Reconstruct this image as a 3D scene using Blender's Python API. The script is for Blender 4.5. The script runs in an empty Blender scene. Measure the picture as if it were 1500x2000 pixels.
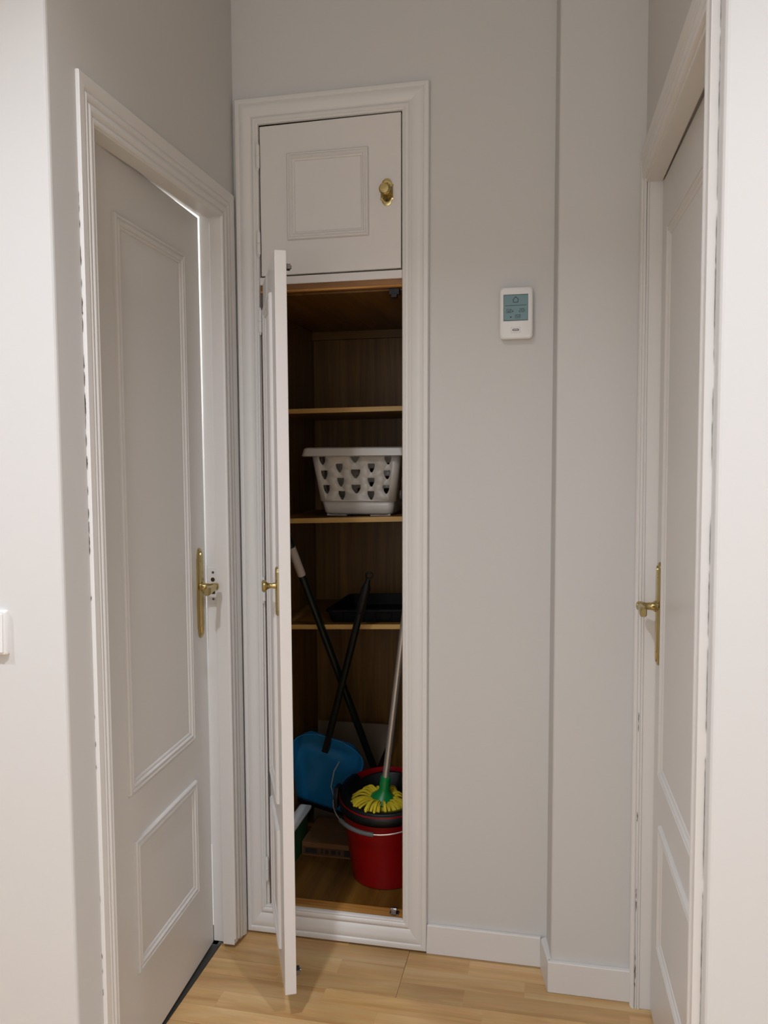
import bpy, bmesh, math, random
from mathutils import Vector, Matrix

random.seed(4)
S = bpy.context.scene
COL = S.collection

# ------------------------------------------------------------------ camera
YAW, PITCH, ROLL = 0.21065754, -0.06684705, -0.00622201
CAMP = Vector((0.88554782, -2.17871646, 1.38609109))
FPX = 1591.193
fwd = Vector((-math.sin(YAW) * math.cos(PITCH), math.cos(YAW) * math.cos(PITCH), math.sin(PITCH)))
rgt = Vector((math.cos(YAW), math.sin(YAW), 0))
upv = rgt.cross(fwd)
r2 = rgt * math.cos(ROLL) + upv * math.sin(ROLL)
u2 = -rgt * math.sin(ROLL) + upv * math.cos(ROLL)
cam = bpy.data.cameras.new('camera')
cam.sensor_fit = 'VERTICAL'
cam.sensor_height = 36.0
cam.lens = FPX / 2000.0 * 36.0
cam.clip_start = 0.02
co = bpy.data.objects.new('camera', cam)
COL.objects.link(co)
M = Matrix((r2, u2, -fwd)).transposed().to_4x4()
M.translation = CAMP
co.matrix_world = M
S.camera = co

# ------------------------------------------------------------------ world, lights, exposure
w = bpy.data.worlds.new('world')
S.world = w
w.use_nodes = True
w.node_tree.nodes['Background'].inputs[0].default_value = (1.0, 0.98, 0.95, 1)
w.node_tree.nodes['Background'].inputs[1].default_value = 0.0
S.view_settings.view_transform = 'Standard'
S.view_settings.look = 'None'
S.view_settings.gamma = 1
S.view_settings.use_curve_mapping = False
S.view_settings.exposure = 0.18


def area(name, loc, size, power, col, rot=(0, 0, 0), spread=180, sy=None):
    l = bpy.data.lights.new(name, 'AREA')
    l.energy = power
    l.color = col
    if sy:
        l.shape = 'RECTANGLE'
        l.size = size
        l.size_y = sy
    else:
        l.shape = 'DISK'
        l.size = size
    l.spread = math.radians(spread)
    o = bpy.data.objects.new(name, l)
    o.location = loc
    o.rotation_euler = rot
    COL.objects.link(o)
    return o


WARM = (0.86, 0.905, 1.0)
for lx in (-1.25, 0.235, 1.72, 3.2):                       # the row of ceiling downlights along the hall
    area('ceiling_downlight', (lx, -1.74, 2.705), 0.10, 16, WARM, spread=132)
area('adjoining_room_lamp', (-0.95, 0.1, 2.6), 0.25, 34, (0.95, 0.97, 1.0))
# added soft fill light behind the camera; the hall has no window there
area('added_hall_fill', (0.6, -3.36, 1.6), 1.6, 15, (0.93, 0.955, 1.0), rot=(math.radians(90), 0, 0), sy=1.8)


# ------------------------------------------------------------------ materials
def srgb(r, g, b):
    f = lambda c: (c / 255 / 12.92) if c / 255 <= 0.04045 else ((c / 255 + 0.055) / 1.055) ** 2.4
    return (f(r), f(g), f(b), 1)


def mat(name, col, rough=0.5, metal=0.0, bump=0.0, bscale=60, var=0.0, vscale=6, spec=0.5, sub=None):
    m = bpy.data.materials.new(name)
    m.use_nodes = True
    nt = m.node_tree
    b = nt.nodes['Principled BSDF']
    b.inputs['Base Color'].default_value = col
    b.inputs['Roughness'].default_value = rough
    b.inputs['Metallic'].default_value = metal
    b.inputs['Specular IOR Level'].default_value = spec
    tc = nt.nodes.new('ShaderNodeTexCoord')
    if var > 0:
        n = nt.nodes.new('ShaderNodeTexNoise')
        n.inputs['Scale'].default_value = vscale
        n.inputs['Detail'].default_value = 5
        nt.links.new(tc.outputs['Object'], n.inputs['Vector'])
        mx = nt.nodes.new('ShaderNodeMix')
        mx.data_type = 'RGBA'
        mx.inputs['A'].default_value = tuple(c * (1 - var) for c in col[:3]) + (1,)
        mx.inputs['B'].default_value = tuple(min(1, c * (1 + var)) for c in col[:3]) + (1,)
        nt.links.new(n.outputs['Fac'], mx.inputs['Factor'])
        nt.links.new(mx.outputs['Result'], b.inputs['Base Color'])
    if bump > 0:
        n2 = nt.nodes.new('ShaderNodeTexNoise')
        n2.inputs['Scale'].default_value = bscale
        n2.inputs['Detail'].default_value = 4
        nt.links.new(tc.outputs['Object'], n2.inputs['Vector'])
        bp = nt.nodes.new('ShaderNodeBump')
        bp.inputs['Strength'].default_value = bump
        bp.inputs['Distance'].default_value = 0.002
        nt.links.new(n2.outputs['Fac'], bp.inputs['Height'])
        nt.links.new(bp.outputs['Normal'], b.inputs['Normal'])
    return m


def wood(name, c1, c2, c3, axis, rough=0.42, freq=26, stretch=0.05, strips=None, bump=0.03, island=False):
    """streaky grain running along one object axis; strips = (width, length) prints a strip floor pattern"""
    m = bpy.data.materials.new(name)
    m.use_nodes = True
    nt = m.node_tree
    L = nt.links.new
    b = nt.nodes['Principled BSDF']
    b.inputs['Roughness'].default_value = rough
    tc = nt.nodes.new('ShaderNodeTexCoord')
    oi = nt.nodes.new('ShaderNodeObjectInfo')
    mul = nt.nodes.new('ShaderNodeMath')
    mul.operation = 'MULTIPLY'
    mul.inputs[1].default_value = 37.0
    L(oi.outputs['Random'], mul.inputs[0])
    off = nt.nodes.new('ShaderNodeCombineXYZ')
    L(mul.outputs[0], off.inputs[0])
    L(mul.outputs[0], off.inputs[1])
    L(mul.outputs[0], off.inputs[2])
    add = nt.nodes.new('ShaderNodeVectorMath')
    add.operation = 'ADD'
    L(tc.outputs['Object'], add.inputs[0])
    L(off.outputs[0], add.inputs[1])
    vec = add.outputs[0]
    if strips:
        br = nt.nodes.new('ShaderNodeTexBrick')
        br.offset = 0.37
        br.inputs['Color1'].default_value = (0, 0, 0, 1)
        br.inputs['Color2'].default_value = (1, 1, 1, 1)
        br.inputs['Mortar'].default_value = (0.42, 0.42, 0.42, 1)
        br.inputs['Scale'].default_value = 1
        br.inputs['Mortar Size'].default_value = 0.0003
        br.inputs['Bias'].default_value = 0.0
        br.inputs['Brick Width'].default_value = strips[1]
        br.inputs['Row Height'].default_value = strips[0]
        # shift only along the plank so that strip rows stay aligned to the plank edges
        offx = nt.nodes.new('ShaderNodeCombineXYZ')
        L(mul.outputs[0], offx.inputs[0])
        addx = nt.nodes.new('ShaderNodeVectorMath')
        L(tc.outputs['Object'], addx.inputs[0])
        L(offx.outputs[0], addx.inputs[1])
        L(addx.outputs[0], br.inputs['Vector'])
        # each strip samples its own piece of grain
        sc = nt.nodes.new('ShaderNodeVectorMath')
        sc.operation = 'SCALE'
        L(br.outputs['Color'], sc.inputs[0])
        sc.inputs['Scale'].default_value = 9.0
        add2 = nt.nodes.new('ShaderNodeVectorMath')
        L(vec, add2.inputs[0])
        L(sc.outputs[0], add2.inputs[1])
        vec = add2.outputs[0]
    mp = nt.nodes.new('ShaderNodeMapping')
    s = [1, 1, 1]
    s[axis] = stretch
    mp.inputs['Scale'].default_value = s
    L(vec, mp.inputs['Vector'])
    n = nt.nodes.new('ShaderNodeTexNoise')
    n.inputs['Scale'].default_value = freq
    n.inputs['Detail'].default_value = 6
    n.inputs['Roughness'].default_value = 0.62
    n.inputs['Distortion'].default_value = 0.6
    L(mp.outputs[0], n.inputs['Vector'])
    n2 = nt.nodes.new('ShaderNodeTexNoise')
    n2.inputs['Scale'].default_value = freq * 7
    n2.inputs['Detail'].default_value = 2
    L(mp.outputs[0], n2.inputs['Vector'])
    ramp = nt.nodes.new('ShaderNodeValToRGB')
    e = ramp.color_ramp.elements
    e[0].position, e[0].color = 0.33, c1
    e[1].position, e[1].color = 0.66, c3
    k = e.new(0.5)
    k.color = c2
    L(n.outputs['Fac'], ramp.inputs[0])
    fine = nt.nodes.new('ShaderNodeMix')
    fine.data_type = 'RGBA'
    fine.blend_type = 'MULTIPLY'
    fine.inputs['Factor'].default_value = 0.22
    L(ramp.outputs[0], fine.inputs['A'])
    L(n2.outputs['Color'], fine.inputs['B'])
    out = fine.outputs['Result']
    if strips:
        tint = nt.nodes.new('ShaderNodeMapRange')
        tint.inputs['To Min'].default_value = 0.84
        tint.inputs['To Max'].default_value = 1.10
        L(br.outputs['Color'], tint.inputs['Value'])
        tm = nt.nodes.new('ShaderNodeVectorMath')
        tm.operation = 'SCALE'
        L(out, tm.inputs[0])
        L(tint.outputs[0], tm.inputs['Scale'])
        out = tm.outputs[0]
    L(out, b.inputs['Base Color'])
    if bump:
        bp = nt.nodes.new('ShaderNodeBump')
        bp.inputs['Strength'].default_value = bump
        bp.inputs['Distance'].default_value = 0.002
        L(n2.outputs['Fac'], bp.inputs['Height'])
        L(bp.outputs['Normal'], b.inputs['Normal'])
    return m


M_WALL = mat('wall_paint', (0.65, 0.640, 0.622, 1), 0.75, bump=0.12, bscale=35, var=0.02, vscale=1.6, spec=0.3)
M_CEIL = mat('ceiling_paint', (0.80, 0.79, 0.77, 1), 0.9, spec=0.2)
M_TRIM = mat('trim_paint', (0.755, 0.738, 0.71, 1), 0.38, bump=0.10, bscale=22, var=0.015, vscale=5)
M_DOOR = mat('door_paint', (0.69, 0.67, 0.64, 1), 0.33, bump=0.06, bscale=18, var=0.012, vscale=3)
M_CUPB = mat('cupboard_paint', (0.74, 0.71, 0.68, 1), 0.36, bump=0.12, bscale=25, var=0.015, vscale=5)
M_PLASTIC = mat('white_plastic', (0.80, 0.79, 0.77, 1), 0.35)
M_BASK = mat('basket_plastic', (0.56, 0.52, 0.46, 1), 0.32)
M_BRASS = mat('brass', (0.50, 0.40, 0.18, 1), 0.24, 1.0, bump=0.03, bscale=90, var=0.12, vscale=40)
M_DARKHOLE = mat('screw_dark', (0.06, 0.045, 0.02, 1), 0.5, 0.6)
M_STEEL = mat('catch_steel', (0.22, 0.21, 0.20, 1), 0.35, 0.9)
M_SILVER = mat('aluminium', (0.62, 0.59, 0.55, 1), 0.33, 0.75)
M_BLACK = mat('black_plastic', (0.006, 0.007, 0.007, 1), 0.42, spec=0.3)
M_BLACKP = mat('black_green_paint', (0.004, 0.009, 0.008, 1), 0.30, spec=0.35)
M_TRAY = mat('black_tray_plastic', (0.004, 0.004, 0.005, 1), 0.6, spec=0.15)
M_BLUE = mat('blue_plastic', srgb(22, 122, 182), 0.33, var=0.03)
M_RED = mat('red_plastic', srgb(142, 2, 8), 0.33, var=0.03)
M_GREEN = mat('green_plastic', srgb(10, 122, 58), 0.35)
M_DGREEN = mat('dark_green_plastic', srgb(16, 70, 40), 0.4)
M_YEL = mat('mop_microfibre', srgb(214, 192, 40), 0.9, bump=0.3, bscale=120, var=0.12, vscale=30)
M_GRIP = mat('grey_grip', (0.10, 0.11, 0.11, 1), 0.45)
M_CARD = mat('cardboard', srgb(128, 90, 52), 0.85, bump=0.1, bscale=60, var=0.06, vscale=12)
M_CARDP = mat('cardboard_print', srgb(40, 36, 32), 0.8)
M_CARDB = mat('cardboard_band', srgb(92, 64, 38), 0.85)
M_GREYB = mat('grey_board', srgb(118, 100, 80), 0.7, var=0.04)
M_SLEEVE = mat('sleeve_grey', srgb(170, 155, 145), 0.5)
M_REDL = mat('red_print', srgb(190, 40, 50), 0.6)
M_DARKGAP = mat('threshold_rubber', (0.035, 0.033, 0.028, 1), 0.6)
M_LCD = mat('lcd_glass', srgb(92, 128, 132), 0.22)
M_LCDK = mat('lcd_segment', srgb(22, 40, 46), 0.4)
M_LCDF = mat('lcd_edge', srgb(52, 78, 82), 0.3)
M_LOGO = mat('logo_print', srgb(110, 100, 94), 0.5)
M_LINE = mat('button_outline', srgb(178, 172, 164), 0.5)

W1, W2, W3 = srgb(100, 66, 19), srgb(124, 86, 30), srgb(142, 102, 42)  # oak darkened: the shade inside the cupboard is put into its colour
M_OAKV = wood('shaded_oak_vertical', W1, W2, W3, 2)
M_OAKX = wood('shaded_oak_across', W1, W2, W3, 0)
M_OAKY = wood('shaded_oak_deep', W1, W2, W3, 1)
M_OAKE = wood('oak_edge_band', srgb(176, 134, 66), srgb(196, 154, 82), srgb(208, 168, 98), 0, bump=0.0)
M_LIP = wood('oak_lipping', srgb(168, 108, 40), srgb(196, 138, 66), srgb(218, 166, 92), 0, freq=60)
M_LIP_SHADED = wood('oak_lipping_shaded', srgb(120, 76, 22), srgb(142, 94, 34), srgb(158, 110, 46), 0, freq=60)  # same wood as the sill, with shade painted into its tones
M_FLOOR = wood('beech_laminate', srgb(188, 144, 90), srgb(208, 167, 112), srgb(222, 186, 134), 0,
               rough=0.30, freq=15, stretch=0.09, strips=(0.0637, 0.41), bump=0.015)


# ------------------------------------------------------------------ mesh helpers
def link(name, bm, m, parent=None, smooth=False, bevel=0, seg=2, kind=None, label=None):
    me = bpy.data.meshes.new(name)
    bmesh.ops.recalc_face_normals(bm, faces=bm.faces)
    bm.to_mesh(me)
    bm.free()
    me.materials.append(m)
    o = bpy.data.objects.new(name, me)
    COL.objects.link(o)
    if parent:
        o.parent = parent
    if smooth:
        me.polygons.foreach_set('use_smooth', [True] * len(me.polygons))
        md = o.modifiers.new('edges', 'EDGE_SPLIT')
        md.split_angle = math.radians(38)
    if bevel:
        b = o.modifiers.new('bevel', 'BEVEL')
        b.width = bevel
        b.segments = seg
        b.limit_method = 'ANGLE'
    if kind:
        o['kind'] = kind
    if label:
        o['label'] = label
    return o


def tag(o, label, cat, group=None):
    o['label'] = label
    o['category'] = cat
    if group:
        o['group'] = group
    return o


def empty(name, loc=(0, 0, 0), label=None, cat=None, kind=None, parent=None, mw=None):
    o = bpy.data.objects.new(name, None)
    COL.objects.link(o)
    o.empty_display_size = 0.05
    if parent:
        o.parent = parent
    if mw is not None:
        o.matrix_world = mw
    else:
        o.location = loc
    if label:
        o['label'] = label
    if cat:
        o['category'] = cat
    if kind:
        o['kind'] = kind
    return o


def frame(O, U, V):
    """matrix with columns U (local x), V (local y, outward), z up"""
    U = Vector(U).normalized()
    V = Vector(V).normalized()
    Z = U.cross(V)
    m = Matrix((U, V, Z)).transposed().to_4x4()
    m.translation = Vector(O)
    return m


def B():
    return bmesh.new()


def box(bm, x0, x1, y0, y1, z0, z1):
    v = [bm.verts.new(p) for p in ((x0, y0, z0), (x1, y0, z0), (x1, y1, z0), (x0, y1, z0),
                                   (x0, y0, z1), (x1, y0, z1), (x1, y1, z1), (x0, y1, z1))]
    for f in ((0, 3, 2, 1), (4, 5, 6, 7), (0, 1, 5, 4), (1, 2, 6, 5), (2, 3, 7, 6), (3, 0, 4, 7)):
        bm.faces.new([v[i] for i in f])
    return bm


def hexa(bm, p):
    """8 explicit corners in the order of box()"""
    v = [bm.verts.new(q) for q in p]
    for f in ((0, 3, 2, 1), (4, 5, 6, 7), (0, 1, 5, 4), (1, 2, 6, 5), (2, 3, 7, 6), (3, 0, 4, 7)):
        bm.faces.new([v[i] for i in f])
    return bm


def prism(bm, pts, f0, f1):
    """extrude polygon pts between the mappings f0(p) and f1(p)"""
    a = [bm.verts.new(f0(p)) for p in pts]
    b = [bm.verts.new(f1(p)) for p in pts]
    n = len(pts)
    bm.faces.new(a)
    bm.faces.new(b)
    for i in range(n):
        bm.faces.new((a[i], a[(i + 1) % n], b[(i + 1) % n], b[i]))
    return bm


def rrect(w_, h_, r, n=5, cx=0, cy=0):
    out = []
    for sx, sy, a0 in ((1, 1, 0), (-1, 1, 90), (-1, -1, 180), (1, -1, 270)):
        for i in range(n + 1):
            a = math.radians(a0 + 90 * i / n)
            out.append((cx + sx * (w_ / 2 - r) + r * math.cos(a), cy + sy * (h_ / 2 - r) + r * math.sin(a)))
    return out


def lathe(bm, prof, seg=24, mw=Matrix(), caps=True):
    """prof: list of (radius, height) around local z"""
    rings = []
    for r, h in prof:
        rings.append([bm.verts.new(mw @ Vector((r * math.cos(2 * math.pi * i / seg), r * math.sin(2 * math.pi * i / seg), h))) for i in range(seg)])
    for a, b in zip(rings, rings[1:]):
        for i in range(seg):
            bm.faces.new((a[i], a[(i + 1) % seg], b[(i + 1) % seg], b[i]))
    if caps:
        bm.faces.new(rings[0])
        bm.faces.new(rings[-1])
    return bm


def tube(bm, pts, rad, seg=10, caps=True):
    pts = [Vector(p) for p in pts]
    rads = rad if isinstance(rad, (list, tuple)) else [rad] * len(pts)
    rings = []
    t0 = (pts[1] - pts[0]).normalized()
    n = t0.orthogonal().normalized()
    for i, p in enumerate(pts):
        if i == 0:
            t = t0
        elif i == len(pts) - 1:
            t = (pts[i] - pts[i - 1]).normalized()
        else:
            t = ((pts[i] - pts[i - 1]).normalized() + (pts[i + 1] - pts[i]).normalized()).normalized()
        n = (n - t * n.dot(t)).normalized()
        bn = t.cross(n)
        rings.append([bm.verts.new(p + (n * math.cos(2 * math.pi * k / seg) + bn * math.sin(2 * math.pi * k / seg)) * rads[i]) for k in range(seg)])
    for a, b in zip(rings, rings[1:]):
        for i in range(seg):
            bm.faces.new((a[i], a[(i + 1) % seg], b[(i + 1) % seg], b[i]))
    if caps:
        bm.faces.new(rings[0])
        bm.faces.new(rings[-1])
    return bm


def align(p0, p1):
    """matrix taking local z onto p0->p1"""
    p0, p1 = Vector(p0), Vector(p1)
    q = Vector((0, 0, 1)).rotation_difference((p1 - p0).normalized())
    m = q.to_matrix().to_4x4()
    m.translation = p0
    return m


P_CASE = [(0, 0), (0, 13), (.03, 16), (.14, 17.5), (.19, 16.5), (.215, 13.5), (.24, 14.5), (.30, 16.3), (.42, 16), (.55, 14.5), (.66, 12), (.69, 9.5),
          (.71, 9.5), (.735, 12), (.80, 13.5), (.87, 12.5), (.90, 10), (.92, 10), (.94, 11.5), (.98, 10.5), (1, 8), (1, 0)]
P_DOOR = [(0, 0), (0, 11), (.02, 12.6), (.30, 13), (.34, 11), (.36, 10), (.39, 12), (.45, 13), (.52, 12), (.55, 9.5), (.58, 9.5), (.62, 12),
          (.70, 13), (.78, 11.6), (.81, 9), (.84, 9), (.87, 11), (.93, 11.5), (.98, 10), (1, 7), (1, 0)]
P_PANEL = [(0, 0), (0.02, 5.5), (.12, 8), (.25, 8), (.32, 5), (.40, 5), (.46, 7.5), (.58, 8), (.68, 5.5), (.74, 3.5), (.80, 4.5), (.9, 4), (.97, 2), (1, 0)]


def moulding(bm, Oa, Ia, Ob, Ib, prof, mp, hs=0.001):
    """one mitred board from section (outer Oa, inner Ia) to section (Ob, Ib); mp maps (a, b, height)"""
    ra, rb = [], []
    for s, h in prof:
        ra.append(bm.verts.new(mp(Oa[0] + (Ia[0] - Oa[0]) * s, Oa[1] + (Ia[1] - Oa[1]) * s, h * hs)))
        rb.append(bm.verts.new(mp(Ob[0] + (Ib[0] - Ob[0]) * s, Ob[1] + (Ib[1] - Ob[1]) * s, h * hs)))
    n = len(prof)
    for i in range(n):
        j = (i + 1) % n
        bm.faces.new((ra[i], ra[j], rb[j], rb[i]))
    bm.faces.new(ra)
    bm.faces.new(rb)
    return bm


def panel_frame(name, a0, a1, b0, b1, width, mp, m, parent, prof=P_PANEL, hs=0.001):
    """a closed raised moulding on a door face, one mesh"""
    bm = B()
    Ox = [(a0, b0), (a1, b0), (a1, b1), (a0, b1)]
    Ix = [(a0 + width, b0 + width), (a1 - width, b0 + width), (a1 - width, b1 - width), (a0 + width, b1 - width)]
    for i in range(4):
        j = (i + 1) % 4
        moulding(bm, Ox[i], Ix[i], Ox[j], Ix[j], prof, mp, hs)
    return link(name, bm, m, parent, smooth=True)


# ------------------------------------------------------------------ the setting
ZC = 2.72


def struct(name, bm, m, **k):
    return link(name, bm, m, kind='structure', **k)


# floor: a dark underlay with separate laminate planks on it
fl = struct('floor', box(B(), -2.0, 4.0, -3.4, 0.02, -0.03, -0.012), M_DARKGAP)
PW = 0.1912
PL = 1.285
plank_mesh = None
row_y = [-0.0165, -0.2105]
while row_y[-1] > -3.3:
    row_y.append(row_y[-1] - PW - 0.0006)
joints = {0: 0.488, 1: -0.21, 2: 0.62}
for r_i, yb in enumerate(row_y[:-1]):
    y1, y0 = (0.012 if r_i == 0 else yb), row_y[r_i + 1]
    j0 = joints.get(r_i, (r_i * 0.47) % PL)
    x = j0 - PL * 3
    while x < 3.9:
        xa, xb = max(x, -1.98), min(x + PL, 3.98)
        if y0 > -0.82:
            xa, xb = max(xa, -0.047), min(xb, 1.14)
        x += PL
        if xb - xa < 0.02:
            continue
        lx, ly = xb - xa - 0.0009, y1 - y0 - 0.0009
        bm = B()
        c = 0.0012
        v = [bm.verts.new(p) for p in ((0, 0, -0.0115), (lx, 0, -0.0115), (lx, ly, -0.0115), (0, ly, -0.0115),
                                       (0, 0, -c * .6), (lx, 0, -c * .6), (lx, ly, -c * .6), (0, ly, -c * .6),
                                       (c, c, 0), (lx - c, c, 0), (lx - c, ly - c, 0), (c, ly - c, 0))]
        for f in ((0, 3, 2, 1), (0, 1, 5, 4), (1, 2, 6, 5), (2, 3, 7, 6), (3, 0, 4, 7),
                  (4, 5, 9, 8), (5, 6, 10, 9), (6, 7, 11, 10), (7, 4, 8, 11), (8, 9, 10, 11)):
            bm.faces.new([v[i] for i in f])
        o = link('plank', bm, M_FLOOR, fl)
        o.location = (xa, y0, 0)

# ceiling
struct('ceiling', box(B(), -2.0, 4.0, -3.4, 0.12, ZC, ZC + 0.05), M_CEIL)

# back wall around the cupboard opening
bm = B()
box(bm, -0.004, 0.058, 0, 0.017, -0.012, ZC)
box(bm, 0.480, 0.92, 0, 0.017, -0.012, ZC)
box(bm, 0.058, 0.480, 0, 0.017, 2.303, ZC)
box(bm, 0.058, 0.480, 0, 0.017, -0.012, 0.056)
struct('wall_back', bm, M_WALL)

# boxed-out pillar to the right of the recess (slightly out of plumb, as in the flat)
XP0, XP1 = 0.8765, 0.8835
hexa(bm := B(), [(XP0, -0.10, -0.012), (1.25, -0.10, -0.012), (1.25, 0.017, -0.012), (XP0 - .014, 0.017, -0.012),
                 (XP1, -0.10, ZC), (1.25, -0.10, ZC), (1.25, 0.017, ZC), (XP1 - .011, 0.017, ZC)])
struct('wall_pillar', bm, M_WALL, bevel=0.006, seg=3)

# left wall with its doorway, ending in a corner towards the hall
YL = -0.853
LX0, LX1 = -0.066, 0.0
LH = 2.045
bm = B()
prism(bm, [(YL, -0.012), (-0.75, -0.012), (-0.75, 2.074), (-0.05, 2.074), (-0.05, -0.012), (0.017, -0.012), (0.017, ZC), (YL, ZC)],
      lambda p: (LX0 if p[0] > YL else -2.0, p[0], p[1]), lambda p: (LX1, p[0], p[1]))
struct('wall_left', bm, M_WALL, bevel=0.007, seg=3)

# right wall
UWx = 0.022
YR = -0.955


def rw(y, d=0.0):
    return 1.085 + UWx * (-0.1 - y) + d


def rbox(bm, ya, yb, z0, z1, d0=0.0, d1=0.12):
    return hexa(bm, [(rw(ya, d0), ya, z0), (rw(ya, d1), ya, z0), (rw(yb, d1), yb, z0), (rw(yb, d0), yb, z0),
                     (rw(ya, d0), ya, z1), (rw(ya, d1), ya, z1), (rw(yb, d1), yb, z1), (rw(yb, d0), yb, z1)])


bm = B()
prism(bm, [(YR, -0.012), (-0.905, -0.012), (-0.905, 2.07), (-0.07, 2.07), (-0.07, ZC), (YR, ZC)],
      lambda p: (rw(p[0]), p[0], p[1]), lambda p: (rw(p[0], .12) if p[0] > YR else 4.0, p[0], p[1]))
struct('wall_right', bm, M_WALL, bevel=0.007, seg=3)
# far sides of the hall, behind the camera
struct('wall_hall_front', box(B(), -2.0, 4.0, -3.5, -3.4, -0.012, ZC), M_WALL)
struct('wall_hall_west', box(B(), -2.1, -2.0, -3.4, YL, -0.012, ZC), M_WALL)
struct('wall_hall_east', box(B(), 4.0, 4.1, -3.4, YR, -0.012, ZC), M_WALL)
# the room behind the left door
bm = B()
box(bm, -2.0, LX0, 0.5, 0.6, -0.012, ZC)
box(bm, -2.1, -2.0, YL + .1, 0.6, -0.012, ZC)
box(bm, -2.0, LX0, YL + .1, 0.5, -0.03, -0.012)
box(bm, -2.0, LX0, YL + .1, 0.5, ZC, ZC + .05)
box(bm, LX0 - .01, LX0, 0.0, 0.6, -0.012, ZC)
struct('wall_adjoining_room', bm, M_WALL)

# baseboards
HB = 0.083
struct('baseboard_back', hexa(B(), [(0.535, -0.013, 0), (0.8495, -0.013, 0), (0.8495, 0, 0), (0.535, 0, 0),
                                    (0.537, -0.012, HB), (0.8495, -0.012, HB), (0.8495, 0, HB), (0.537, 0, HB)]), M_TRIM, bevel=0.0025)
struct('baseboard_pillar_side', hexa(B(), [(0.8685, -0.1135, 0), (XP0 + .002, -0.1000, 0), (XP0 - .012, 0.000, 0), (0.8480, -0.0135, 0),
                                           (0.8690, -0.1135, HB), (XP0 + .002, -0.1000, HB), (XP0 - .012, 0.000, HB), (0.8490, -0.0135, HB)]), M_TRIM, bevel=0.0015)
struct('baseboard_pillar', box(B(), 0.8695, 1.079, -0.1135, -0.0995, 0, HB), M_TRIM, bevel=0.0025)


# ------------------------------------------------------------------ doorways
def strip_boards(name, trim, secs, prof, mp, m):
    for i in range(len(secs) - 1):
        (Oa, Ia), (Ob, Ib) = secs[i], secs[i + 1]
        link(name, moulding(B(), Oa, Ia, Ob, Ib, prof, mp), m, trim, smooth=True)


# left doorway: casing boards, jamb, stop, threshold
t1 = empty('trim_1', (0, -0.4, 0), kind='structure', label='white fluted casing and jamb around the left doorway')
pm = lambda a, b, h: Vector((LX1 - .005 + h, a, b)) - Vector((0, -0.4, 0))
secs = [((-0.764, 0.0), (-0.712, 0.0)), ((-0.764, 2.112), (-0.712, 2.03)), ((-0.020, 2.107), (-0.100, 2.03)), ((-0.020, 0.0), (-0.100, 0.030))]
strip_boards('casing_board', t1, secs, P_DOOR, pm, M_TRIM)
sh = lambda o: setattr(o, 'location', (0, 0.4, 0))
for nm, args in (('jamb_board', (LX0, LX1 + .002, -0.090, -0.05, 0.012, 2.074)), ('jamb_board', (LX0, LX1 + .002, -0.75, -0.722, 0.0, 2.074)),
                 ('jamb_board', (LX0, LX1 + .002, -0.722, -0.090, 2.036, 2.074)),
                 ('door_stop', (-0.033, LX1 + .001, -0.1005, -0.090, 0.012, 2.03)), ('door_stop', (-0.030, LX1 + .001, -0.722, -0.712, 0.0, 2.03)),
                 ('door_stop', (-0.040, LX1 + .001, -0.712, -0.100, 2.028, 2.036))):
    sh(link(nm, box(B(), *args), M_TRIM, t1, bevel=0.0015))
sp = link('strike_plate', box(B(), -0.0585, -0.0325, -0.0918, -0.0898, 0.985, 1.086), M_CUPB, t1, bevel=0.0008)
sh(sp)
for z in (1.072, 0.998):
    o = link('screw', lathe(B(), [(0.0036, 0), (0.0036, 0.001)], 10, Matrix.Translation((-0.045, -0.0918, z)) @ Matrix.Rotation(math.pi / 2, 4, 'X')), M_STEEL, sp)
o = link('latch_hole', box(B(), -0.053, -0.040, -0.0922, -0.0916, 1.012, 1.030), M_DARKHOLE, sp)
o = link('latch_hole', lathe(B(), [(0.006, 0), (0.006, 0.0006)], 12, Matrix.Translation((-0.046, -0.0918, 1.052)) @ Matrix.Rotation(math.pi / 2, 4, 'X')), M_DARKHOLE, sp)
th = struct('trim_4', box(B(), -0.12, -0.0475, -0.722, -0.09, -0.012, 0.001), M_DARKGAP, label='dark threshold strip under the left door')

# right doorway
t2 = empty('trim_2', (0, 0, 0), kind='structure', label='white fluted casing and jamb around the right doorway')
pm2 = lambda a, b, h: Vector((rw(a) - h, a, b))
secs = [((-0.103, 0.0), (-0.131, 0.0)), ((-0.103, 2.106), (-0.131, 2.036)), ((-0.925, 2.106), (-0.873, 2.036)), ((-0.925, 0.0), (-0.873, 0.0))]
strip_boards('casing_board', t2, secs, P_DOOR, pm2, M_TRIM)
for nm, args in (('jamb_board', (-0.131, -0.10, 0, 2.075, -0.004, 0.13)), ('jamb_board', (-0.905, -0.880, 0, 2.075, -0.003, 0.12)),
                 ('jamb_board', (-0.880, -0.131, 2.040, 2.075, -0.003, 0.12))):
    link(nm, rbox(B(), *args), M_TRIM, t2, bevel=0.0015)
# flutes on the jamb face beside the pillar
for xx in (1.0795, 1.0865, 1.0925):
    link('jamb_bead', tube(B(), [(xx, -0.1312, 0.0), (xx - .004, -0.1312, 2.037)], 0.0024, 8), M_TRIM, t2, smooth=True)
link('door_stop', rbox(B(), -0.880, -0.131, 2.028, 2.040, -0.003, 0.034), M_TRIM, t2, bevel=0.001)


# worn paint: open hairline cracks and small chips along the casings
M_CHIP = mat('bare_chip', srgb(104, 92, 78), 0.9)


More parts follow.
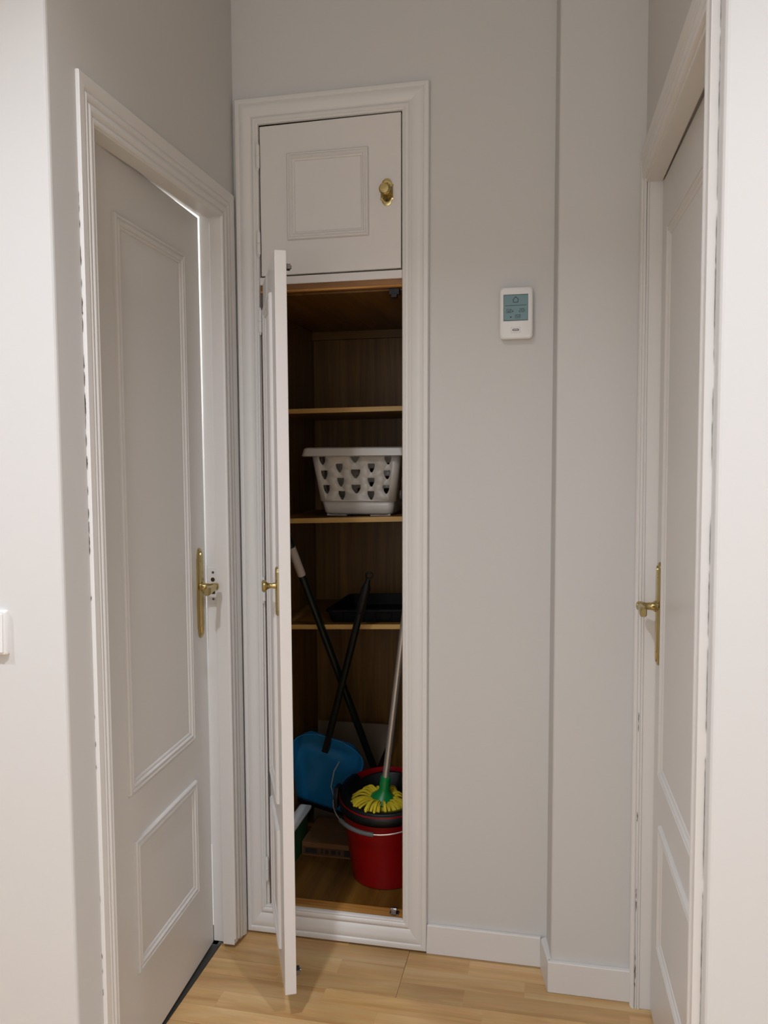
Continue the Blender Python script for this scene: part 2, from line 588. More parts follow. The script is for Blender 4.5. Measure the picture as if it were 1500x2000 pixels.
def cracks(parent, name, pt, z0, z1, n, wmax, lmin, lmax, seed, off=None):
    """pt(z, s) gives a point s metres across the surface at height z; thin raised flakes, joined"""
    rr = random.Random(seed)
    bm = B()
    for _ in range(n):
        z = rr.uniform(z0, z1)
        l_ = rr.uniform(lmin, lmax)
        k = max(2, int(l_ / .008))
        prev = None
        for i_ in range(k + 1):
            zz = z + l_ * i_ / k
            wd = wmax * rr.uniform(.25, 1) * (0.15 if i_ in (0, k) else 1)
            sh_ = rr.uniform(-.0006, .0006)
            ring = [bm.verts.new(pt(zz, sh_ - wd / 2)), bm.verts.new(pt(zz, sh_ + wd / 2))]
            if prev:
                bm.faces.new((prev[0], prev[1], ring[1], ring[0]))
            prev = ring
    o = link(name, bm, M_CHIP, parent, kind='stuff')
    if off:
        o.location = off
    return o


cracks(t2, 'paint_crack', lambda z, q: (rw(-.9262) - .0007 - .0006, -.9262 - q, z), 0.05, 2.3, 70, .0018, .02, .09, 3)
cracks(t2, 'paint_chip', lambda z, q: (1.0835 + q, -.1338, z), 0.05, 0.75, 16, .0028, .006, .03, 5)
cracks(t1, 'paint_chip', lambda z, q: (LX1 + .0006 + q, -.7652, z), 1.20, 1.88, 34, .0024, .006, .03, 7, (0, .4, 0))
cracks(t1, 'paint_chip', lambda z, q: (LX1 + .0006 + q, -.7652, z), 0.3, 1.2, 9, .0022, .005, .015, 8, (0, .4, 0))

# ------------------------------------------------------------------ doors
def escutcheon(parent, t, zc, hh, ww, th_, mirror):
    """long brass plate with arched ends, raised centre and lever handle; local x = along door, y = outward"""
    e = empty('door_handle', (0, 0, 0), parent=parent)
    e['label'] = 'brass lever handle on a long plate'
    out = []
    n = 8
    hw, hl = ww / 2, hh / 2
    for s in (1, -1):
        for i in range(n + 1):
            a = math.pi * i / n
            xx, zz = hw * 0.86 * math.cos(a), hl - 0.026 + 0.026 * math.sin(a)
            out.append((s * xx, s * zz))
        out += [(-s * hw, s * (hl - 0.030)), (-s * hw, -s * (hl - 0.030))]
    # remove the duplicated straight side points per half
    plate = B()
    def lay(k, h):
        return [(p[0] * k, p[1] * (1 - (1 - k) * ww / hh)) for p in out], h
    prev = None
    for k, h in ((1, 0), (1, th_ * .6), (.82, th_), (.62, th_), (.52, th_ * 1.5)):
        pts, hh_ = lay(k, h)
        ring = [plate.verts.new((t + p[0], hh_, zc + p[1])) for p in pts]
        if prev:
            for i in range(len(ring)):
                plate.faces.new((prev[i], prev[(i + 1) % len(ring)], ring[(i + 1) % len(ring)], ring[i]))
        prev = ring
    plate.faces.new(prev)
    link('plate', plate, M_BRASS, e, smooth=True)
    for dz in (hl - 0.036, -hl + 0.036):
        for dx in (-.008, .008):
            link('screw', lathe(B(), [(0.0028, 0), (0.0028, 0.002), (0.0014, 0.0026)], 10,
                                Matrix.Translation((t + dx, th_, zc + dz)) @ Matrix.Rotation(-math.pi / 2, 4, 'X')), M_DARKHOLE, e)
    zl = zc + 0.018
    neck = lathe(B(), [(0.0135, 0), (0.0135, 0.006), (0.0100, 0.010), (0.0092, 0.014), (0.0085, 0.026), (0.0100, 0.030), (0.0110, 0.040), (0.009, 0.046), (0.004, 0.048)], 20,
                 Matrix.Translation((t, th_, zl)) @ Matrix.Rotation(-math.pi / 2, 4, 'X'))
    link('neck', neck, M_BRASS, e, smooth=True)
    g = B()
    for i, (d, hx, hz) in enumerate(((0.0, .0075, .010), (0.015, .0065, .0085), (0.030, .0068, .0095), (0.050, .0080, .0115), (0.060, .0080, .0115), (0.065, .0055, .0085))):
        pts = rrect(2 * hx, 2 * hz, min(hx, hz) * .8, 4)
        ring = [g.verts.new((t - d + (0.008 if i == 0 else 0), th_ + 0.039 + p[0], zl + p[1] - d * 0.06)) for p in pts]
        if i:
            for k in range(len(ring)):
                g.faces.new((prev[k], prev[(k + 1) % len(ring)], ring[(k + 1) % len(ring)], ring[k]))
        else:
            g.faces.new(ring)
        prev = ring
    g.faces.new(prev)
    link('lever', g, M_BRASS, e, smooth=True)
    return e


def room_door(name, label, mw, tl, z0, z1, panels, hx, hz, zfar=None, tfar=None):
    d = empty(name, label=label, kind='structure', mw=mw)
    thick = 0.035
    z1b = zfar or z1
    t1b = tfar or tl
    hexa(bm := B(), [(0, -thick, z0), (tl, -thick, z0), (tl, 0, z0), (0, 0, z0), (0, -thick, z1), (t1b, -thick, z1b), (t1b, 0, z1b), (0, 0, z1)])
    link('leaf', bm, M_DOOR, d, bevel=0.0015)
    mp = lambda a, b, h: Vector((a, h, b))
    for a0, a1, b0, b1 in panels:
        panel_frame('panel_moulding', a0, a1, b0, b1, 0.030, mp, M_DOOR, d)
        # the field inside the moulding stands a little proud with a soft edge
        f = B()
        i0 = 0.030
        hexa(f, [(a0 + i0, 0.0005, b0 + i0), (a1 - i0, 0.0005, b0 + i0), (a1 - i0, 0.0012, b0 + i0), (a0 + i0, 0.0012, b0 + i0),
                 (a0 + i0, 0.0005, b1 - i0), (a1 - i0, 0.0005, b1 - i0), (a1 - i0, 0.0012, b1 - i0), (a0 + i0, 0.0012, b1 - i0)])
        link('panel', f, M_DOOR, d)
    return d


uL = Vector((-0.031, 0.62, 0)).normalized()
nL = Vector((uL.y, -uL.x, 0))
mL = frame((-0.035, -0.712, 0), uL, nL)
# frame() builds z = U x V; keep z up by using a left-handed-safe order
if mL.col[2].z < 0:
    mL = Matrix((uL, nL, Vector((0, 0, 1)))).transposed().to_4x4()
    mL.translation = (-0.035, -0.712, 0)


def upright(O, u, v):
    m = Matrix((Vector(u).normalized(), Vector(v).normalized(), Vector((0, 0, 1)))).transposed().to_4x4()
    m.translation = Vector(O)
    return m


def placed(d, mw):
    """re-seat a door built in a possibly mirrored local frame: bake the frame into its meshes"""
    for ch in list(d.children_recursive):
        if ch.type == 'MESH':
            ch.data.transform(mw)
            if mw.determinant() < 0:
                ch.data.flip_normals()
    d.matrix_world = Matrix()


LPAN = [(0.136, 0.508, 0.638, 1.909), (0.156, 0.514, 0.216, 0.526)]
d1 = room_door('door_1', 'white two panel door standing slightly ajar in the left doorway', Matrix(), 0.6215, 0.010, 2.0362, LPAN, 0, 0, zfar=2.0305, tfar=0.6150)
escutcheon(d1, 0.572, 1.022, 0.246, 0.038, 0.006, False)
placed(d1, upright((-0.035, -0.712, 0), uL, nL))

uR = Vector((0.030, -1, 0)).normalized()
nR = Vector((uR.y, -uR.x, 0))
if nR.x > 0:
    nR = -nR
RPAN = [(0.088, 0.640, 0.640, 1.906), (0.142, 0.640, 0.232, 0.540)]
RPAN = [(0.105, 0.640, 0.640, 1.900), (0.125, 0.640, 0.235, 0.535)]
d2 = room_door('door_2', 'white two panel door closed in the right doorway', Matrix(), 0.742, 0.008, 2.027, RPAN, 0, 0)
e2 = escutcheon(d2, 0.052, 1.014, 0.246, 0.038, 0.006, True)
# lever of the right door points away from its latch side
for ch in e2.children:
    if ch.name.startswith('lever'):
        for v in ch.data.vertices:
            v.co.x = 2 * 0.052 - v.co.x
placed(d2, upright((1.121, -0.1335, 0), uR, nR))

# ------------------------------------------------------------------ built-in cupboard
t3 = empty('trim_3', (0, 0, 0), kind='structure', label='white stepped casing framing the tall built-in cupboard')
pm3 = lambda a, b, h: Vector((a, -h, b))
OU = [(0.0075, 0.0064), (0.5358, 0.0064), (0.5505, 2.3654), (0.0096, 2.3653)]
IN = [(0.0655, 0.0885), (0.4675, 0.0885), (0.4767, 2.2975), (0.0755, 2.2955)]
for i in range(4):
    j = (i + 1) % 4
    link('casing_board', moulding(B(), OU[i], IN[i], OU[j], IN[j], P_CASE, pm3), M_TRIM, t3, smooth=True)

XA, XB, YB = 0.012, 0.575, 0.70
ZF, ZT = 0.078, 1.838
cup = empty('built_in_cupboard', (0.27, 0.02, 0), 'tall shallow oak cupboard set into the back wall, lower white door standing open', 'cupboard')


def cp(name, bm, m, label=None, bevel=0.0, smooth=False, parent=None, kind=None):
    o = link(name, bm, m, parent or cup, bevel=bevel, smooth=smooth, label=label, kind=kind)
    if not parent:
        o.location = (-0.27, -0.02, 0)
    return o


cp('side_panel', box(B(), XA - .016, XA, 0.019, YB, 0.03, 2.34), M_OAKV)
cp('side_panel', box(B(), XB, XB + .016, 0.019, YB, 0.03, 2.34), M_OAKV)
cp('back_panel', box(B(), XA - .016, XB + .016, YB, YB + .006, 0.03, 2.34), M_OAKV)
cp('bottom_panel', box(B(), XA, XB, 0.044, YB, ZF - .018, ZF), M_OAKY)
cp('top_panel', box(B(), XA, XB, 0.024, YB, ZT, ZT + .02), M_OAKY)
cp('roof_panel', box(B(), XA, XB, 0.02, YB, 2.32, 2.34), M_OAKX)
cp('back_rail', box(B(), XA, XB, YB - .018, YB, ZT - .028, ZT), M_OAKX)
# wooden lipping inside the painted casing
cp('front_stile', hexa(B(), [(0.4665, -0.006, .0885), (0.482, -0.006, .0885), (0.482, 0.02, .0885), (0.4615, 0.02, .0885),
                             (0.4745, -0.006, 1.864), (0.482, -0.006, 1.864), (0.482, 0.02, 1.864), (0.4705, 0.02, 1.864)]), M_LIP)
cp('front_stile', box(B(), 0.052, 0.066, 0.002, 0.02, .0885, 1.864), M_OAKV)
hd = cp('header', box(B(), 0.06, 0.475, 0.002, 0.022, 1.842, 1.864), M_LIP_SHADED)
cp('header_bead', tube(B(), [(0.06, 0.001, 1.846), (0.473, 0.001, 1.846)], 0.003, 8), M_LIP, smooth=True)
cp('sill', box(B(), 0.06, 0.4655, -0.004, 0.046, 0.058, 0.0875), M_LIP, bevel=0.002)
cp('middle_rail', hexa(B(), [(0.066, -0.004, 1.864), (0.474, -0.004, 1.864), (0.474, 0.018, 1.864), (0.066, 0.018, 1.864),
                             (0.066, -0.004, 1.885), (0.474, -0.004, 1.8865), (0.474, 0.018, 1.8865), (0.066, 0.018, 1.885)]), M_CUPB, 'white painted rail between the two doors', bevel=0.0015)
cp('hanging_strip', box(B(), 0.064, 0.0735, -0.006, 0.018, 0.0885, 2.296), M_CUPB, 'white painted strip carrying the hinges', bevel=0.001)
SHZ = [(1.5225, 1.5255, .0140), (1.1835, 1.1930, .0150), (0.8505, 0.8640, .0145)]
YS = 0.232
SH = []
for zl, zr, tk in SHZ:
    k = (zr - zl) / 0.34
    f = lambda x_: zl + (x_ - 0.085) * k
    a, b = f(XA + .001), f(XB - .001)
    s_ = cp('shelf', hexa(B(), [(XA, YS, a), (XB, YS, b), (XB, YB, b), (XA, YB, a), (XA, YS, a + tk), (XB, YS, b + tk), (XB, YB, b + tk), (XA, YB, a + tk)]), M_OAKX)
    link('edge_band', hexa(B(), [(XA, YS - .0012, a), (XB, YS - .0012, b), (XB, YS, b), (XA, YS, a), (XA, YS - .0012, a + tk), (XB, YS - .0012, b + tk), (XB, YS, b + tk), (XA, YS, a + tk)]), M_OAKE, s_)
    SH.append((zl, k, tk))


def shelf_top(i, x_):
    return SH[i][0] + (x_ - 0.085) * SH[i][1] + SH[i][2]


# upper door
ud = cp('door', hexa(B(), [(0.0785, -0.006, 1.8885), (0.4715, -0.006, 1.8905), (0.4715, 0.014, 1.8905), (0.0785, 0.014, 1.8885),
                           (0.0785, -0.006, 2.2905), (0.4735, -0.006, 2.2945), (0.4735, 0.014, 2.2945), (0.0785, 0.014, 2.2905)]), M_CUPB,
        'small closed white upper door', bevel=0.002)
mpu = lambda a, b, h: Vector((a, -0.006 - h, b))
panel_frame('panel_moulding', 0.1573, 0.3853, 1.980, 2.2115, 0.022, mpu, M_CUPB, ud, hs=0.001)


def hinge(parent, x_, y_, z_, hh=0.062):
    bm = B()
    r = 0.0052
    lathe(bm, [(0.0012, -.007), (0.0032, -.004), (0.0034, 0), (r, 0.001), (r, hh * .49), (r * .8, hh * .495), (r * .8, hh * .505), (r, hh * .51), (r, hh - .001),
               (0.0034, hh), (0.0032, hh + .004), (0.0012, hh + .007)], 12, Matrix.Translation((x_, y_, z_)))
    return link('hinge', bm, M_TRIM, parent, smooth=True)


hinge(ud, 0.0755, -0.0135, 2.178)
hinge(ud, 0.0745, -0.0135, 1.945)

# scalloped brass plate with a round knob
pl = B()
pts = []
for s in (1, -1):
    for i in range(9):
        a = math.pi * i / 8
        pts.append((s * 0.0135 * math.cos(a), s * (0.021 + 0.0145 * math.sin(a))))
    pts += [(-s * .0155, s * .0200), (-s * .0185, s * .0185), (-s * .0165, s * .0150), (-s * .0165, -s * .0150), (-s * .0185, -s * .0185), (-s * .0155, -s * .0200)]
kx, kz = 0.4345, 2.0895
prev = None
for k, h in ((1, 0), (1, .003), (.80, .0045), (.66, .0032)):
    ring = [pl.verts.new((kx + p[0] * k, -0.006 - h, kz + p[1] * k)) for p in pts]
    if prev:
        for i in range(len(ring)):
            pl.faces.new((prev[i], prev[(i + 1) % len(ring)], ring[(i + 1) % len(ring)], ring[i]))
    prev = ring
pl.faces.new(prev)
link('knob_plate', pl, M_BRASS, ud, smooth=True, label='scalloped brass plate')
rx = Matrix.Rotation(math.pi / 2, 4, 'X')
KNOB = [(0.0085, 0), (0.0075, 0.003), (0.006, 0.010), (0.0065, 0.016), (0.009, 0.021), (0.0135, 0.025), (0.0150, 0.028), (0.0148, 0.031), (0.0125, 0.0335), (0.0115, 0.0328), (0.004, 0.0334)]
link('knob', lathe(B(), KNOB, 28, Matrix.Translation((kx, -0.0095, kz)) @ rx), M_BRASS, ud, smooth=True, label='round brass knob')
for dz in (.0215, -.0215):
    link('screw', lathe(B(), [(0.0032, 0), (0.0032, 0.0014)], 10, Matrix.Translation((kx, -0.0094, kz + dz)) @ rx), M_DARKHOLE, ud)

# lower door, swung open towards the hall
uC = Vector((0.1604, -0.353, 0)).normalized()
nC = Vector((-uC.y, uC.x, 0)) * -1                     # outward painted face, to the left
mC = upright((0.083, -0.012, 0), uC, nC)
TL, Z0, Z1 = 0.3875, 0.0745, 1.8645
TK = 0.0280
bm = box(B(), 0.005, TL, -TK, 0, Z0, Z1)
ld = cp('door', bm, M_CUPB, 'tall narrow white door standing open', bevel=0.002)
mpl = lambda a, b, h: Vector((a, h, b))
subs = [panel_frame('panel_moulding', 0.078, 0.300, 0.518, 1.785, 0.030, mpl, M_CUPB, ld),
        panel_frame('panel_moulding', 0.078, 0.300, 0.140, 0.450, 0.030, mpl, M_CUPB, ld)]
kt, kz2 = 0.348, 1.066
pl = B()
pts = []
for s in (1, -1):
    for i in range(9):
        a = math.pi * i / 8
        pts.append((s * 0.0130 * math.cos(a), s * (0.048 + 0.0120 * math.sin(a))))
    pts += [(-s * .0160, s * .045), (-s * .0160, -s * .045)]
prev = None
for k, h in ((1, 0), (1, .003), (.8, .0055), (.6, .0052)):
    ring = [pl.verts.new((kt + p[0] * k, h, kz2 + p[1] * (1 - (1 - k) * .3))) for p in pts]
    if prev:
        for i in range(len(ring)):
            pl.faces.new((prev[i], prev[(i + 1) % len(ring)], ring[(i + 1) % len(ring)], ring[i]))
    prev = ring
pl.faces.new(prev)
subs.append(link('knob_plate', pl, M_BRASS, ld, smooth=True, label='long brass plate'))
rmx = Matrix.Rotation(-math.pi / 2, 4, 'X')
subs.append(link('knob', lathe(B(), KNOB, 28, Matrix.Translation((kt, 0.004, kz2 + .014)) @ rmx), M_BRASS, ld, smooth=True, label='round brass knob'))
# little dark catches on the inner face, at the top and at the bottom
for zz in (1.832, 0.118):
    bm = box(B(), 0.350, 0.372, -TK - .011, -TK, zz - .006, zz + .006)
    lathe(bm, [(0.0042, 0), (0.0042, 0.003)], 10, Matrix.Translation((0.361, -TK - .011, zz)) @ Matrix.Rotation(math.pi / 2, 4, 'X'))
    subs.append(link('catch', bm, M_STEEL, ld, bevel=0.0006, label='small dark metal catch'))
for o in [ld] + subs:
    o.data.transform(mC)
    if mC.determinant() < 0:
        o.data.flip_normals()
hinge(ld, 0.0765, -0.0155, 1.733)
hinge(ld, 0.0740, -0.0155, 0.982)
hinge(ld, 0.0705, -0.0155, 0.167)
# ball catches in the carcass
bm = box(B(), 0.436, 0.464, 0.006, 0.022, 1.824, 1.8405)
box(bm, 0.442, 0.458, 0.003, 0.02, 1.816, 1.826)
cp('catch', bm, M_BLACK, 'black roller catch under the header', bevel=0.001)
bm = box(B(), 0.425, 0.452, 0.010, 0.030, 0.0872, 0.091)
box(bm, 0.431, 0.446, 0.006, 0.026, 0.0905, 0.104)
lathe(bm, [(0.0045, -.009), (0.0052, 0), (0.0045, .009)], 12, Matrix.Translation((0.4385, 0.012, 0.104)) @ Matrix.Rotation(math.pi / 2, 4, 'Y'))
cp('catch', bm, M_STEEL, 'metal roller catch on the sill', bevel=0.001)

# ------------------------------------------------------------------ thermostat
TX0, TX1, TZ0, TZ1 = 0.7338, 0.8188, 1.6897, 1.8223
tcx, tcz, tw, thh = (TX0 + TX1) / 2, (TZ0 + TZ1) / 2, TX1 - TX0, TZ1 - TZ0
th_ = empty('thermostat', (tcx, 0, tcz), 'white wall thermostat with a grey-green display beside the pillar', 'thermostat')


def tbox(name, x0, x1, z0, z1, y0, y1, m, parent, **k):
    return link(name, box(B(), x0, x1, y0, y1, z0, z1), m, parent, **k)


bm = B()
prev = None
for k, y in ((-.004, 0), (-.004, -.010), (0, -.016), (0, -.020), (-.002, -.0228), (-.005, -.0238)):
    pts = rrect(tw + 2 * k, thh + 2 * k, 0.011, 5)
    ring = [bm.verts.new((p[0], y, p[1])) for p in pts]
    if prev:
        for i in range(len(ring)):
            bm.faces.new((prev[i], prev[(i + 1) % len(ring)], ring[(i + 1) % len(ring)], ring[i]))
    else:
        bm.faces.new(ring)
    prev = ring
bm.faces.new(prev)
link('casing', bm, M_PLASTIC, th_, smooth=True)
sx, sz, sw, shh = -0.001, 0.0135, 0.063, 0.0675
scr = tbox('screen', sx - sw / 2, sx + sw / 2, sz - shh / 2, sz + shh / 2, -0.0242, -0.022, M_LCDF, th_)
tbox('display_glass', sx - sw / 2 + .0015, sx + sw / 2 - .0012, sz - shh / 2 + .0025, sz + shh / 2 - .002, -0.02455, -0.024, M_LCD, scr)
YT = -0.0248


def seg_line(bm, a, b, t, y=YT):
    a, b = Vector(a), Vector(b)
    d = (b - a).normalized() * (t * .5)
    n = Vector((-d.y, d.x))
    prism(bm, [a - d + n, b + d + n, b + d - n, a - d - n], lambda p: (p.x, y + .0004, p.y), lambda p: (p.x, y, p.y))


bm = B()
hx_, hz_ = sx, sz + 0.0195
hp = [(-.0055, -.0062), (.0055, -.0062), (.0055, .0012), (.0068, .0016), (0, .0078), (-.0068, .0016), (-.0055, .0012)]
hp = [(-.0052, -.0062), (.0052, -.0062), (.0066, .0012), (0, .0078), (-.0066, .0012)]
for i in range(len(hp)):
    a, b = hp[i], hp[(i + 1) % len(hp)]
    seg_line(bm, (hx_ + a[0], hz_ + a[1]), (hx_ + b[0], hz_ + b[1]), .0017)
link('house_icon', bm, M_LCDK, scr)
bm = B()
seg_line(bm, (sx - .0265, sz + .0055), (sx + .0265, sz + .0055), .0013)
link('divider_line', bm, M_LCDK, scr)
SEGS = {'0': 'abcdef', '1': 'bc', '2': 'abged', '3': 'abgcd', '5': 'afgcd', '8': 'abcdefg', '9': 'abcdfg'}


def digit(bm, ch, x_, z_, w_, h_, t):
    sl = 0.12 * h_
    P = {'tl': (x_ + sl, z_ + h_), 'tr': (x_ + w_ + sl, z_ + h_), 'ml': (x_ + sl / 2, z_ + h_ / 2), 'mr': (x_ + w_ + sl / 2, z_ + h_ / 2), 'bl': (x_, z_), 'br': (x_ + w_, z_)}
    E_ = {'a': ('tl', 'tr'), 'b': ('tr', 'mr'), 'c': ('mr', 'br'), 'd': ('bl', 'br'), 'e': ('ml', 'bl'), 'f': ('tl', 'ml'), 'g': ('ml', 'mr')}
    for s in SEGS[ch]:
        seg_line(bm, P[E_[s][0]], P[E_[s][1]], t)


bm = B()
for i, c_ in enumerate('58'):
    digit(bm, c_, sx - .0235 + i * .0068, sz - .0125, .0044, .0086, .0011)
link('humidity_digits', bm, M_LCDK, scr)
bm = B()
drop = [(0, .0035)] + [(.0017 * math.sin(a), -.0012 - .0019 * math.cos(a)) for a in [math.pi * (.62 - i * .155) for i in range(9)]]
prism(bm, [(sx - .0075 + p[0], sz - .0085 + p[1]) for p in drop], lambda p: (p[0], YT + .0004, p[1]), lambda p: (p[0], YT, p[1]))
link('drop_icon', bm, M_LCDK, scr)
bm = B()
for i, c_ in enumerate('20'):
    digit(bm, c_, sx + .0090 + i * .0064, sz - .0118, .0042, .0086, .0011)
digit(bm, '1', sx + .0190, sz - .0118, .0032, .0060, .0010)
link('temperature_digits', bm, M_LCDK, scr)
bm = B()
for i, c_ in enumerate('159'):
    digit(bm, c_, sx - .0055 + i * .0062, sz - .0268, .0041, .0084, .0011)
link('reading_digits', bm, M_LCDK, scr)
link('dot_icon', lathe(B(), [(0.0023, 0), (0.0023, 0.0004)], 12, Matrix.Translation((sx - .0125, YT + .0004, sz - .0240)) @ rx), M_LCDK, scr)
bt = tbox('button', -.0122, .0102, -.0505, -.0362, -.0244, -.023, M_LINE, th_, bevel=.0004)
tbox('button_face', -.0117, .0097, -.0500, -.0367, -.0246, -.024, M_PLASTIC, bt)
bm = B()
prism(bm, [(-.0098, -.0433), (-.0078, -.0404), (.0062, -.0404), (.0084, -.0433), (.0062, -.0462), (-.0078, -.0462)], lambda p: (p[0], -.0246, p[1]), lambda p: (p[0], -.0249, p[1]))
lg = link('button_mark', bm, M_LOGO, bt)
bm = B()
for i in range(6):
    x0 = -.0066 + i * .0020
    box(bm, x0, x0 + .0012, -.0251, -.0248, -.0444, -.0422)
link('mark_lettering', bm, M_PLASTIC, bt)

# ------------------------------------------------------------------ light switch on the hall wall
sw_ = empty('light_switch', (-0.1585, YL, 1.064), 'white square rocker switch on the left hall wall', 'switch')
bm = B()
prev = None
for k, y in ((0, 0), (0, -.006), (-.002, -.009)):
    ring = [bm.verts.new((p[0], y, p[1])) for p in rrect(.084 + 2 * k, .084 + 2 * k, .004, 4)]
    if prev:
        for i in range(len(ring)):
            bm.faces.new((prev[i], prev[(i + 1) % len(ring)], ring[(i + 1) % len(ring)], ring[i]))
    else:
        bm.faces.new(ring)
    prev = ring
bm.faces.new(prev)
link('switch_plate', bm, M_PLASTIC, sw_, smooth=True)
hexa(bm := B(), [(-.036, -.0135, -.036), (.036, -.0135, -.036), (.036, -.009, -.036), (-.036, -.009, -.036),
                 (-.036, -.0105, .036), (.036, -.0105, .036), (.036, -.009, .036), (-.036, -.009, .036)])
link('rocker', bm, M_PLASTIC, sw_, bevel=.001)

# ------------------------------------------------------------------ laundry basket on the middle shelf
BX, BY = 0.276, 0.388
bz = shelf_top(1, BX) + 0.002
lb = empty('laundry_basket', (BX, BY, bz), 'white plastic laundry basket with shield-shaped holes on the middle shelf', 'basket')


def bk_ring(f, off=0.0, n=8):
    """rounded rectangle outline at height fraction f, counter-clockwise"""
    hw = 0.118 + 0.030 * f - off
    hd = 0.120 + 0.028 * f - off
    return hw, hd


HBK = 0.212
body = B()


def shield(u, v):
    return None


holes_front = []
for c_, (u, zs) in enumerate(((-.096, (.172, .127, .082)), (-.048, (.148, .104, .063)), (.0, (.178, .130, .083)), (.048, (.148, .104, .063)), (.096, (.172, .127, .082)))):
    for z_ in zs:
        holes_front.append((u, z_))


def wall_sheet(bm, half_w, holes, mp, hw_hole=.0108, hh_hole=.028):
    """flat sheet (u, z) with shield holes cut out of a grid of cells: built as 2D triangulated faces"""
    sub = bmesh.new()
    ztop, zbot = HBK - .012, 0.045
    outer = [(-half_w(zbot), zbot), (half_w(zbot), zbot), (half_w(ztop), ztop), (-half_w(ztop), ztop)]
    loops = [outer]
    for u, z_ in holes:
        s = u * (1.0 + (z_ - .1) * 1.1)
        hw_hole = .0145 if u == 0 else .0108
        loops.append([(s - hw_hole, z_ + hh_hole * .5), (s - hw_hole, z_ + hh_hole * .18), (s - hw_hole * .74, z_ - hh_hole * .12), (s - hw_hole * .3, z_ - hh_hole * .42),
                      (s, z_ - hh_hole * .5), (s + hw_hole * .3, z_ - hh_hole * .42), (s + hw_hole * .74, z_ - hh_hole * .12), (s + hw_hole, z_ + hh_hole * .18), (s + hw_hole, z_ + hh_hole * .5)])
    es = []
    for lp in loops:
        vs = [sub.verts.new((p[0], p[1], 0)) for p in lp]
        for i in range(len(vs)):
            es.append(sub.edges.new((vs[i], vs[(i + 1) % len(vs)])))
    bmesh.ops.triangle_fill(sub, use_beauty=True, use_dissolve=False, edges=es, normal=(0, 0, 1))
    keep = {}
    for f in sub.faces:
        c = f.calc_center_median()
        bad = False
        for lp in loops[1:]:
            us = [p[0] for p in lp]
            zs = [p[1] for p in lp]
            if min(us) < c.x < max(us) and min(zs) < c.y < max(zs):
                # inside test
                ins = False
                n = len(lp)
                for i in range(n):
                    (x1, y1), (x2, y2) = lp[i], lp[(i + 1) % n]
                    if (y1 > c.y) != (y2 > c.y) and c.x < (x2 - x1) * (c.y - y1) / (y2 - y1) + x1:
                        ins = not ins
                if ins:
                    bad = True
                    break
        if bad:
            continue
        vs = []
        for v in f.verts:
            if v not in keep:
                keep[v] = bm.verts.new(mp(v.co.x, v.co.y))
            vs.append(keep[v])
        try:
            bm.faces.new(vs)
        except ValueError:
            pass
    sub.free()


RC = 0.019
hwf = lambda z_: (0.114 + 0.031 * (z_ / HBK))
hdf = lambda z_: (0.112 + 0.031 * (z_ / HBK))
fl_w = lambda z_: hwf(z_) - RC
fl_d = lambda z_: hdf(z_) - RC
wall_sheet(body, fl_w, holes_front, lambda u, z_: (u, -hdf(z_), z_))
wall_sheet(body, fl_w, holes_front, lambda u, z_: (u, hdf(z_), z_))
side_h = [(u, z_) for u, z_ in holes_front if abs(u) < .075]
wall_sheet(body, fl_d, side_h, lambda u, z_: (-hwf(z_), u, z_))
wall_sheet(body, fl_d, side_h, lambda u, z_: (hwf(z_), u, z_))
ztop, zbot = HBK - .012, 0.045
for sxx in (1, -1):
    for syy in (1, -1):
        prev = None
        for i in range(7):
            a = math.pi / 2 * i / 6
            col_ = []
            for z_ in (zbot, ztop):
                col_.append(body.verts.new((sxx * (fl_w(z_) + RC * math.cos(a)), syy * (fl_d(z_) + RC * math.sin(a)), z_)))
            if prev:
                body.faces.new((prev[0], col_[0], col_[1], prev[1]))
            prev = col_


def ring_at(z_, inset=0.0, n=6):
    out = []
    for sxx, syy, a0 in ((1, 1, 0), (-1, 1, 90), (-1, -1, 180), (1, -1, 270)):
        for i in range(n + 1):
            a = math.radians(a0 + 90 * i / n)
            r_ = RC
            out.append((sxx * (fl_w(z_) + inset) + r_ * math.cos(a), syy * (fl_d(z_) + inset) + r_ * math.sin(a)))
    return out


prev = None
for z_, ins in ((zbot, 0), (0.043, -.004), (0.010, -.006), (0.003, -.010), (0.003, -.05)):
    ring = [body.verts.new((p[0], p[1], z_)) for p in ring_at(z_, ins)]
    if prev:
        for i in range(len(ring)):
            body.faces.new((prev[i], prev[(i + 1) % len(ring)], ring[(i + 1) % len(ring)], ring[i]))
    prev = ring
body.faces.new(prev)
bmesh.ops.remove_doubles(body, verts=body.verts, dist=0.0005)
bo = link('basket_body', body, M_BASK, lb, smooth=True)
bo.modifiers.new('wall', 'SOLIDIFY').thickness = 0.0022
rim = B()
prev = None
for z_, ins in ((ztop - .014, 0.0), (ztop - .016, 0.017), (ztop - .013, 0.0215), (HBK - .004, 0.0165), (HBK, 0.011), (HBK, -.001), (ztop - .003, -.003)):
    ring = [rim.verts.new((p[0], p[1], z_)) for p in ring_at(HBK, ins)]
    if prev:
        for i in range(len(ring)):
            rim.faces.new((prev[i], prev[(i + 1) % len(ring)], ring[(i + 1) % len(ring)], ring[i]))
    prev = ring
link('rim', rim, M_BASK, lb, smooth=True)
for sxx in (-1, 1):
    link('foot', box(B(), sxx * .07 - .032, sxx * .07 + .032, -.100, .100, -.0015, .006), M_BASK, lb, bevel=.002)
